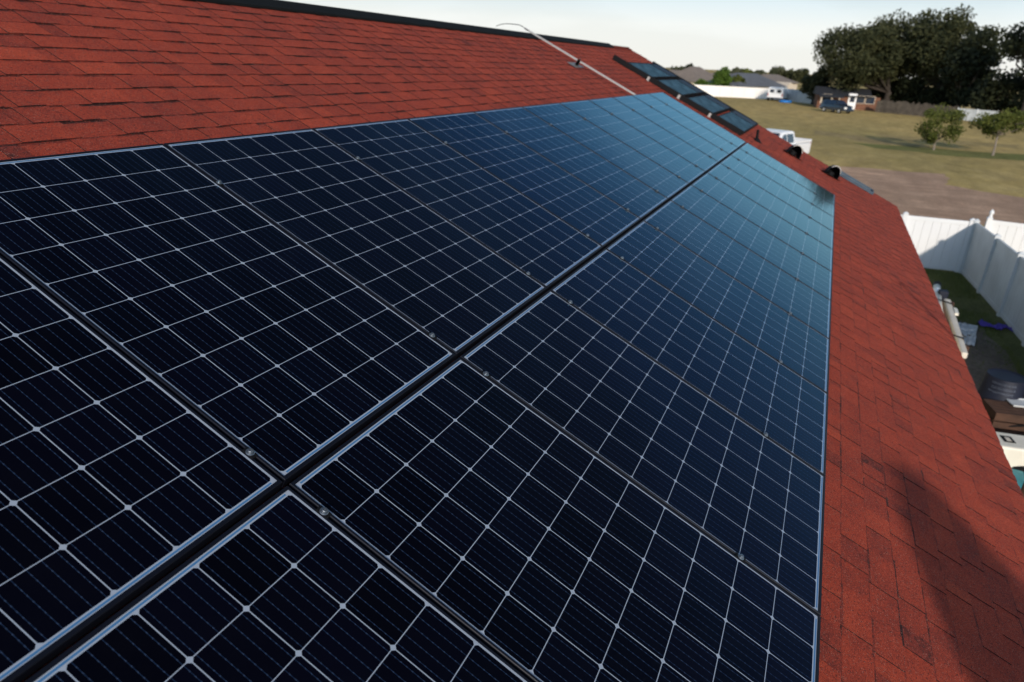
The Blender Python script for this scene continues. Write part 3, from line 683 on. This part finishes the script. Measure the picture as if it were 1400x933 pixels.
# brick house under the oak
a, b = G(1116, 147.5), G(1200, 152.5); c = (a + b) / 2; L = (b - a).length; yaw = math.atan2((b - a).y, (b - a).x)
bh = empty('brick_house', (c.x, c.y, GZ), (0, 0, yaw), 'low brick house with a white door under the big oak', 'house')
he = HT(c, 132); hp = HT(c, 121)
m = MB(); m.box((-L / 2, 0, 0), (L / 2, 8, he)); m.build('wall', MAT['brick'], bh)
m = MB(); m.prism([(-.6, he), (8.6, he), (4, hp)], 'x', -L / 2 - .4, L / 2 * .72); rf = m.build('roof', MAT['roofdark'], bh)
for x0, x1, nm in ((.0, .9, 'door'),):
    m = MB(); m.box((x0 - .1, -.10, 0), (x1 + .15, -.003, 2.3)); dd = m.build('door', MAT['white'], bh)
    m = MB(); m.box((x0 + .15, -.14, 1.1), (x1 - .1, -.101, 1.95)); m.build('pane', MAT['glass'], dd)
for x0 in (-L * .36, L * .18, L * .34):
    m = MB(); m.box((x0 - .6, -.05, 1.0), (x0 + .6, -.003, 2.0)); wi = m.build('window', MAT['glass'], bh)
    m = MB(); 
    for xx in (x0 - .66, x0 + .6): m.box((xx, -.08, .95), (xx + .06, -.004, 2.06))
    m.box((x0 - .6, -.08, .94), (x0 + .6, -.052, 1.0)); m.box((x0 - .6, -.08, 2.0), (x0 + .6, -.052, 2.06)); m.build('frame', MAT['farwall'], wi)
for x0 in (-L * .47, -L * .3, -L * .18):
    m = MB(); m.box((x0, -1.6, 0), (x0 + .16, -1.44, he - .1)); m.build('porch_post', MAT['farwall'], bh)
m = MB(); m.hexa([(-L * .5, -1.8, he - .25), (-L * .1, -1.8, he - .25), (-L * .1, -.61, he + .05), (-L * .5, -.61, he + .05)], [(-L * .5, -1.8, he - .15), (-L * .1, -1.8, he - .15), (-L * .1, -.61, he + .15), (-L * .5, -.61, he + .15)]); m.build('porch_roof', MAT['roofdark'], bh)

# ------------------------------------------------------------------ vehicles
def wheel(root, x, y, r, wd=.22, side=1):
    m = MB(); n = 22
    prof = [(r * .62, -wd / 2), (r * .94, -wd / 2), (r, -wd * .35), (r, wd * .35), (r * .94, wd / 2), (r * .62, wd / 2)]
    base = 0
    for rr_, yy in prof:
        for k in range(n):
            t = 2 * math.pi * k / n; m.v.append((x + rr_ * math.cos(t), y + yy, r + rr_ * math.sin(t)))
    for i in range(len(prof) - 1):
        for k in range(n):
            k2 = (k + 1) % n; m.f.append((i * n + k, (i + 1) * n + k, (i + 1) * n + k2, i * n + k2)); m.c.append(0)
    wh = m.build('wheel', MAT['tyre'], root)
    m = MB(); m.tube([(x, y - wd * .38, r), (x, y + wd * .38, r)], r * .64, 18); m.build('rim', MAT['rim'], wh)
def body_from(root, side, hw, mat, name='body', tumble=None):
    """side: outline (x, z); half width may taper above the belt line given by tumble(z)"""
    m = MB(); f = tumble or (lambda z: hw)
    n = len(side)
    A = [(x, -f(z), z) for x, z in side]; C = [(x, f(z), z) for x, z in side]
    m.v = A + C
    m.f.append(tuple(range(n))); m.f.append(tuple(reversed(range(n, 2 * n))))
    for i in range(n):
        j = (i + 1) % n; m.f.append((i, i + n, j + n, j))
    m.c = [0] * (n + 2)
    return m.build(name, mat, root, bevel=.03)
def arch(cx, r, z0, n=8):      # wheel arch points, right to left over the wheel
    return [(cx + r * math.cos(math.pi * k / n), z0 + r * math.sin(math.pi * k / n)) for k in range(n + 1)]

# dark hatchback wagon, seen from its side, nose to the right of the picture
a, b = G(1119, 151.5), G(1167, 157.0); c = (a + b) / 2; d = (b - a).normalized()
car = empty('parked_car', (c.x, c.y, GZ), (0, 0, math.atan2(d.y, d.x)), 'dark blue wagon with pale wheels parked in front of the brick house', 'car')
tum = lambda z: .88 if z < .95 else .88 - (z - .95) * .34
side = [(-2.35, .38), (-2.38, .7), (-2.3, 1.02), (-2.05, 1.45), (-1.75, 1.62), (-.1, 1.66), (.25, 1.58), (1.05, 1.08), (1.95, .95), (2.32, .78), (2.38, .45), (2.3, .3)] + [(1.45 + .37 * math.cos(t), .32 + .37 * math.sin(t)) for t in [math.pi * k / 8 for k in range(9)]] + [(-1.4 + .37 * math.cos(t), .32 + .37 * math.sin(t)) for t in [math.pi * k / 8 for k in range(9)]]
side = side[::-1]
body_from(car, side, .88, MAT['bluecar'], tumble=tum)
def sidewin(root, quad, hwf, mat, name='side_window'):
    for s in (-1, 1):
        m = MB(); A = [(x, s * (hwf(z) + .004), z) for x, z in quad]; C = [(x, s * (hwf(z) + .012), z) for x, z in quad]
        m.hexa(A if s > 0 else C, C if s > 0 else A); m.build(name, mat, root)
sidewin(car, [(-1.95, 1.08), (-1.15, 1.05), (-1.15, 1.52), (-1.72, 1.52)], tum, MAT['glass'])
sidewin(car, [(-1.08, 1.05), (-.2, 1.04), (-.2, 1.55), (-1.08, 1.54)], tum, MAT['glass'])
sidewin(car, [(-.12, 1.04), (.92, 1.05), (.2, 1.5), (-.12, 1.54)], tum, MAT['glass'])
m = MB(); m.hexa([(.38, -.66, 1.57), (.38, .66, 1.57), (1.08, .80, 1.11), (1.08, -.80, 1.11)], [(.40, -.66, 1.59), (.40, .66, 1.59), (1.10, .80, 1.13), (1.10, -.80, 1.13)]); m.build('windscreen', MAT['glass'], car)
m = MB(); m.hexa([(-2.30, -.7, 1.08), (-2.30, .7, 1.08), (-2.08, .64, 1.46), (-2.08, -.64, 1.46)], [(-2.32, -.7, 1.09), (-2.32, .7, 1.09), (-2.10, .64, 1.47), (-2.10, -.64, 1.47)]); m.build('rear_window', MAT['lamp'], car)  # pale pane, the sunlit tail put into its colour
for s in (-1, 1):
    m = MB(); m.box((2.16, s * .66 - .19, .60), (2.42, s * .66 + .19, .84)); m.build('headlight', MAT['lamp'], car, bevel=.03)
    m = MB(); m.box((-2.40, s * .74 - .12, .74), (-2.30, s * .74 + .12, 1.0)); m.build('tail_light', MAT['red'], car)
    m = MB(); m.box((.62, s * .96 - .08, 1.02), (.80, s * .96 + .08, 1.15)); m.build('mirror', MAT['bluecar'], car, bevel=.02)
    for x in (-1.4, 1.45): wheel(car, x, s * .78, .33, .2)
m = MB(); m.box((2.3, -.8, .33), (2.43, .8, .48)); m.box((-2.43, -.8, .4), (-2.3, .8, .55)); m.build('bumper', MAT['bluecar'], car, bevel=.02)

# white pickup beyond the gable, nose towards us and to the left
hd_ = V((-math.cos(R(22)), math.sin(R(22)), 0)); lf_ = V((-hd_.y, hd_.x, 0)); pc = G(1104, 221) + hd_ * 2.75 - lf_ * .96
tk = empty('pickup_truck', (pc.x, pc.y, GZ), (0, 0, R(180 - 22)), 'white pickup truck half hidden by the red roof edge', 'truck')
tk.scale = (1, 1, 1)
tum2 = lambda z: .96 if z < 1.12 else .96 - (z - 1.12) * .26
side = [(-2.75, .5), (-2.75, 1.1), (-.62, 1.12), (-.55, 1.76), (-.35, 1.84), (.75, 1.84), (.95, 1.78), (1.55, 1.2), (2.6, 1.08), (2.75, .9), (2.75, .45)] + [(1.75 + .44 * math.cos(t), .4 + .44 * math.sin(t)) for t in [math.pi * k / 8 for k in range(9)]] + [(-1.6 + .44 * math.cos(t), .4 + .44 * math.sin(t)) for t in [math.pi * k / 8 for k in range(9)]]
body_from(tk, side[::-1], .96, MAT['white'], tumble=tum2)
m = MB(); m.box((-2.62, -.82, 1.105), (-.70, .82, 1.135)); m.build('bed_liner', MAT['black'], tk)
m = MB(); m.box((-2.75, -.96, 1.136), (-.66, -.86, 1.30)); m.box((-2.75, .86, 1.136), (-.66, .96, 1.30)); m.box((-2.75, -.859, 1.136), (-2.66, .859, 1.30)); m.build('bed_side', MAT['white'], tk, bevel=.01)
sidewin(tk, [(-.42, 1.22), (.38, 1.22), (.38, 1.7), (-.36, 1.7)], tum2, MAT['glass'])
sidewin(tk, [(.46, 1.22), (1.3, 1.22), (.86, 1.66), (.46, 1.7)], tum2, MAT['glass'])
m = MB(); m.hexa([(1.03, -.70, 1.74), (1.03, .70, 1.74), (1.56, .86, 1.23), (1.56, -.86, 1.23)], [(1.05, -.70, 1.76), (1.05, .70, 1.76), (1.58, .86, 1.25), (1.58, -.86, 1.25)]); m.build('windscreen', MAT['glass'], tk)
m = MB(); m.box((-.66, -.7, 1.3), (-.625, .7, 1.68)); m.build('rear_window', MAT['glass'], tk)
m = MB(); m.box((2.751, -.6, .68), (2.78, .6, .95)); m.build('grille', MAT['black'], tk)
for s in (-1, 1):
    m = MB(); m.box((2.70, s * .78 - .14, .72), (2.79, s * .78 + .14, .93)); m.build('headlight', MAT['lamp'], tk)
    m = MB(); m.box((-2.78, s * .86 - .08, .85), (-2.70, s * .86 + .08, 1.15)); m.build('tail_light', MAT['red'], tk)
    for x in (-1.6, 1.75): wheel(tk, x, s * .84, .4, .26)

# white van at the far fence, back towards us
vc = G(1058, 138.6); h = 2.25; vb = G(1071, 138.6) - G(1046, 138.6)
van = empty('cargo_van', (vc.x, vc.y, GZ), (0, 0, R(-6)), 'white van seen from behind, parked against the far fence', 'van')
hw = min(1.35, vb.length / 2 * .92)
tum3 = lambda z: hw if z < 1.2 else hw - (z - 1.2) * .12
side = [(0, .45), (0, 2.1), (.2, 2.3), (3.9, 2.3), (4.6, 1.4), (5.4, 1.2), (5.5, .45)]
body_from(van, side, hw, MAT['white'], tumble=tum3)
for s in (-1, 1):
    m = MB(); m.box((-.02, s * hw * .45 - .33, 1.42), (-.003, s * hw * .45 + .33, 1.92)); m.build('rear_window', MAT['glass'], van)
    m = MB(); m.box((-.03, s * (hw - .14) - .08, .85), (-.003, s * (hw - .14) + .08, 1.3)); m.build('tail_light', MAT['red'], van)
    for x in (.9, 4.5): wheel(van, x, s * (hw - .16), .36, .24)
m = MB(); m.box((-.12, -hw + .05, .42), (-.003, hw - .05, .6)); m.build('bumper', MAT['black'], van)
tp = G(1073.5, 140.6); m = MB()
m.lathe([(.95, .0), (1.05, .18), (1.02, .34), (.96, .36), (.92, .2), (.9, .12)], 20); o = m.build('paddling_pool', MAT['bluetarp'], smooth=True); o.location = (tp.x, tp.y, GZ + .005); tag(o, 'bright blue round pool lying on the grass beside the white van', 'pool')

# ------------------------------------------------------------------ things in the yard
# long pale bundle of tubes lying along the lawn
p0, p1 = G(1306, 478, GZ + .72), G(1281, 389, GZ + .72)
bd = empty('tube_bundle', (p0.x, p0.y, GZ), label='long off-white folded tube with a dark cap propped above the lawn beside the eave', cat='bundle')
d = (p1 - p0); L = d.length; d = d / L; nr = V((-d.y, d.x, 0))
m = MB(); m.tube([p0 - d * .25 + nr * .07, p0 + d * L * .5 + nr * .1, p1 - d * .25 + nr * .02], [.06, .065, .075], 14); m.build('tube', MAT['pale'], bd, world=True, smooth=True)
m = MB(); m.tube([p1 - d * .24 + nr * .02, p1 - d * .03, p1 + d * .06], [.08, .085, .05], 14); m.build('cap', MAT['black'], bd, world=True)
m = MB(); A = p0 - d * .2 - nr * .12; E = p1 - d * 1.25 - nr * .10
m.hexa([A - nr * .045 - V((0, 0, .07)), E - nr * .06 - V((0, 0, .07)), E + nr * .06 - V((0, 0, .07)), A + nr * .05 - V((0, 0, .07))], [A - nr * .045 + V((0, 0, .04)), E - nr * .06 + V((0, 0, .04)), E + nr * .06 + V((0, 0, .04)), A + nr * .05 + V((0, 0, .04))])
m.build('board', MAT['pale2'], bd, world=True, bevel=.02)
m = MB(); c = p1 - d * 1.9 - nr * .22; m.hexa([c - d * .35, c + d * .15, c + d * .05 - nr * .0 + V((0, 0, .0)) + nr * .06, c - d * .35 + nr * .06], [x + V((0, 0, .05)) for x in (c - d * .35, c - d * .02, c + d * .05 + nr * .06, c - d * .35 + nr * .06)]); m.build('fin', MAT['pale'], bd, world=True)
m = MB(); c = p1 - d * .75 + nr * .04; m.tube([c - d * .16, c + d * .16], .082, 14); m.build('sticker', MAT['white'], bd, world=True)
m = MB(); c = p1 - d * 1.0 - nr * .02; m.box(tuple(c - V((.10, .10, .06))), tuple(c + V((.10, .08, .14)))); m.build('clasp', MAT['navy'], bd, world=True, bevel=.02)
for t in (.12, .62):
    m = MB(); c = p0 + d * L * t; m.tube([c + nr * .22 + V((0, 0, -.1)), c + nr * .16 + V((0, 0, .11)), c - nr * .15 + V((0, 0, .06)), c - nr * .2 + V((0, 0, -.08))], .014, 6); m.build('strap', MAT['black'], bd, world=True)

for t in (.15, .8):
    m = MB(); c = p0 + d * L * t - nr * .05; m.box((c.x - .05, c.y - .25, GZ), (c.x + .05, c.y + .25, p0.z - .115)); m.build('support', MAT['wood'], bd, world=True)
# scrap sheet with a stone
sp = G(1318, 461); m = MB(); rg = random.Random(5); N = 9
gp = [[V((sp.x + (i - 4) * .16, sp.y + (j - 4) * .05 + (i - 4) * -.03, GZ + .05 + .09 * abs(noise.noise(V((i * .5, j * .5, 4)))) + .05 * math.sin(i))) for j in range(N)] for i in range(N)]
for i in range(N - 1):
    for j in range(N - 1): m.face([gp[i][j], gp[i + 1][j], gp[i + 1][j + 1], gp[i][j + 1]])
o = m.build('plastic_sheet', MAT['vinylgrey'], smooth=True); s = o.modifiers.new('thick', 'SOLIDIFY'); s.thickness = .01
tag(o, 'crumpled pale plastic sheet on the bare soil at the foot of the long tube', 'plastic sheet')
import bmesh
def rock(name, c, r, mat, label, cat, seed=0, sq=(1, 1, .6)):
    bm = bmesh.new(); bmesh.ops.create_icosphere(bm, subdivisions=3, radius=r)
    for v in bm.verts:
        k = 1 + .35 * noise.noise(v.co * (1.6 / r) + V((seed, 0, 0))); v.co = V((v.co.x * k * sq[0], v.co.y * k * sq[1], v.co.z * k * sq[2]))
    me = bpy.data.meshes.new(name); bm.to_mesh(me); bm.free(); me.materials.append(mat); o = bpy.data.objects.new(name, me); col.objects.link(o); o.location = c; return tag(o, label, cat)
rock('stone', G(1312, 466) + V((0, 0, .05)), .12, MAT['scrub'], 'brown stone lying by the crumpled pale sheet', 'stone', 2)
# purple cloth on the grass
pc = G(1361, 449); m = MB(); N = 16
dv = (G(1384, 453) - G(1338, 446)); dv.z = 0; ln = dv.length; dv.normalize(); nv = V((-dv.y, dv.x, 0)); gp = []
for i in range(N):
    row = []
    for j in range(6):
        t = i / (N - 1) - .5; wv = (.16 + .07 * math.sin(i * .9)) * (j / 5 - .5)
        p = V((pc.x, pc.y, GZ + .06)) + dv * (t * ln) + nv * (wv * 1.6 + .08 * math.sin(i * .7)); p.z += .06 * noise.noise(V((i * .7, j * .8, 1))) ; row.append(p)
    gp.append(row)
for i in range(N - 1):
    for j in range(5): m.face([gp[i][j], gp[i + 1][j], gp[i + 1][j + 1], gp[i][j + 1]])
o = m.build('purple_cloth', MAT['purple'], smooth=True); s = o.modifiers.new('thick', 'SOLIDIFY'); s.thickness = .02; tag(o, 'rumpled purple cloth lying on the lawn near the side fence', 'cloth')

# navy bin with faded print, right under the eave
bp = G(1354, 576, GZ); bn = empty('garbage_bin', (bp.x, bp.y, GZ), (0, 0, R(0)), 'round navy bin with faded white printing beside the eave', 'bin')
m = MB(); m.lathe([(.34, .0), (.34, .05), (.315, .06), (.265, .80), (.255, .81), (.245, .80), (.2, .795)], 32); m.build('tub', MAT['navy'], bn, smooth=True)
m = MB(); rg = random.Random(9); a0 = math.atan2(CAM.y - bp.y, CAM.x - bp.x)
for row_ in range(3):
    z = .72 - row_ * .07; t = a0 - .62 + rg.random() * .1
    while t < a0 + .62:
        wl_ = rg.uniform(.03, .075); rr_ = .315 - .05 * (z - .06) / .74 + .003
        for zz, hh_ in ((z, .012), (z + .022, .01)) if rg.random() < .5 else ((z + .008, .022),):
            m.face([(rr_ * math.cos(t), rr_ * math.sin(t), zz), (rr_ * math.cos(t + wl_), rr_ * math.sin(t + wl_), zz + rg.uniform(-.003, .003)), ((rr_ + .001) * math.cos(t + wl_), (rr_ + .001) * math.sin(t + wl_), zz + hh_), ((rr_ + .001) * math.cos(t), (rr_ + .001) * math.sin(t), zz + hh_)])
        t += wl_ + rg.uniform(.02, .05)
m.build('printing', MAT['print'], bn)
m = MB()
for s in (-1, 1):
    pts = [(.30 * math.cos(a0 + s * 1.4 + k * .12), .30 * math.sin(a0 + s * 1.4 + k * .12), .3 + .05 * math.sin((k + 2) * math.pi / 4)) for k in range(-2, 3)]; m.tube([V(p) * 1.0 + V((p[0] * .12, p[1] * .12, 0)) for p in pts], .012, 6)
m.build('handle', MAT['navy'], bn)
# wooden crate and pale lid
cp_ = G(1388, 572, GZ + .35); cr_ = empty('wooden_crate', (cp_.x, cp_.y - .1, GZ), (0, 0, R(12)), 'brown wooden crate between the navy bin and the white tub', 'crate')
for k in range(4):
    m = MB(); z0 = .03 + k * .12; m.box((-.24, -.5, z0), (-.215, .5, z0 + .10)); m.box((.215, -.5, z0), (.24, .5, z0 + .10)); m.box((-.214, -.5, z0), (.214, -.475, z0 + .10)); m.box((-.214, .475, z0), (.214, .5, z0 + .10)); m.build('board', MAT['wood'], cr_)
m = MB(); m.box((-.24, -.5, .005), (.24, .5, .028)); m.build('bottom', MAT['wood'], cr_)
m = MB()
for k in range(5): m.box((-.235 + k * .096, -.5, .492), (-.235 + k * .096 + .085, .5, .512))
m.build('top', MAT['wood'], cr_)
lp = G(1392, 548, GZ + .55); m = MB(); o = empty('pale_lid', (lp.x, lp.y - .15, GZ + .515), (0, 0, R(15)), 'thin pale plastic lid resting on the brown crate', 'lid')
m.box((-.13, -.28, 0), (.13, .28, .02)); m.build('plate', MAT['vinylgrey'], o, bevel=.008)
m = MB(); m.box((-.14, -.29, .0205), (-.12, .29, .035)); m.box((.12, -.29, .0205), (.14, .29, .035)); m.build('rim', MAT['vinylgrey'], o)
# cable between crate and bin
m = MB(); q0 = V((cr_.location.x, cr_.location.y, 0)); m.tube([V((q0.x - .3, q0.y + .55, GZ + .02)), V((q0.x - .28, q0.y + .3, GZ + .3)), V((q0.x - .27, q0.y - .1, GZ + .42)), V((q0.x - .27, q0.y - .6, GZ + .5)), V((q0.x - .2, q0.y - 1.1, GZ + .3)), V((q0.x, q0.y - 1.4, GZ + .02))], .018, 8)
o = m.build('hose', MAT['black'], smooth=True); tag(o, 'black hose draped across the front of the brown crate', 'hose')
# white tub upside down with square hole and handle slot
tb = G(1384, 603, GZ + .4); t_ = empty('white_tub', (tb.x - .05, tb.y - .12, GZ), (0, 0, R(10)), 'white plastic tub with a dark square opening and a handle slot', 'tub')
m = MB()
m.hexa([(-.27, -.5, .02), (.27, -.5, .02), (.27, .42, .02), (-.27, .42, .02)], [(-.23, -.46, .44), (.23, -.46, .44), (.23, .38, .44), (-.23, .38, .44)]); m.build('shell', MAT['pale'], t_, bevel=.03)
m = MB(); m.box((-.08, .13, .4415), (.10, .27, .446)); m.build('opening', MAT['black'], t_)
m = MB(); m.box((-.05, .17, .447), (.06, .23, .4495)); m.build('latch', MAT['pale2'], t_)
m = MB(); m.box((-.12, -.22, .4415), (-.085, .02, .446)); m.build('slot', MAT['black'], t_)
# teal board
te = G(1391, 668, GZ + .2); t2 = empty('teal_board', (te.x, te.y, GZ), (0, 0, R(-8)), 'bright teal plastic board lying on the ground next to the eave', 'board')
m = MB(); m.box((-.5, -.10, .01), (.55, .14, .2)); m.build('slab', MAT['teal'], t2, bevel=.02)
m = MB(); m.box((-.45, -.02, .2005), (.5, .06, .212)); m.build('rib', MAT['teal'], t2, bevel=.004)
# dark sack heap between tub and teal board
o = rock('dark_sack', G(1385, 632, GZ + .12) + V((.1, -.1, 0)), .38, MAT['black'], 'crumpled black sack between the white tub and the teal board', 'sack', 4, (1, 1.2, .55))

# ------------------------------------------------------------------ unseen shadow casters added beside the house to shade the roof
b = V((-.6, -3.46, GZ)); r = empty('shadow_shrub', b, label='tall narrow unseen shrub added beside the eave to cast a shadow on the shingles', cat='shrub')
m = MB(); m.tube([(0, 0, -.02), (0, 0, 3.2)], [.05, .015], 8); m.build('trunk', MAT['bark'], r)
rg = random.Random(8); m = MB(); HH = 4.1
for _ in range(15000):
    z = rg.random() ** .9; rad = .43 * min(1, math.sqrt((1 - z) * 7)) * rg.random() ** .4; t = rg.uniform(0, 6.283)
    p = V((rad * math.cos(t), rad * math.sin(t), .3 + z * (HH - .3))); a = V((rg.gauss(0, 1), rg.gauss(0, 1), rg.gauss(0, 1))).normalized() * .042; b2 = a.orthogonal().normalized() * .03
    m.face([p - a, p + b2, p + a, p - b2], rg.random())
m.build('crown', MAT['leafdark'], r, attr=True)

gp_ = empty('shadow_pole', (5.44, -3.44, GZ), label='thin dark unseen pole added beside the eave to cast a shadow streak', cat='pole')  # unseen pole added for the streak of shadow on the shingles
m = MB(); m.tube([(0, 0, -.05), (0, 0, 3.5)], [.045, .03], 10); m.build('shaft', MAT['wood'], gp_)
m = MB(); m.lathe([(.02, 3.5), (.05, 3.54), (.035, 3.6), (.004, 3.62)], 10); m.build('tip', MAT['wood'], gp_)
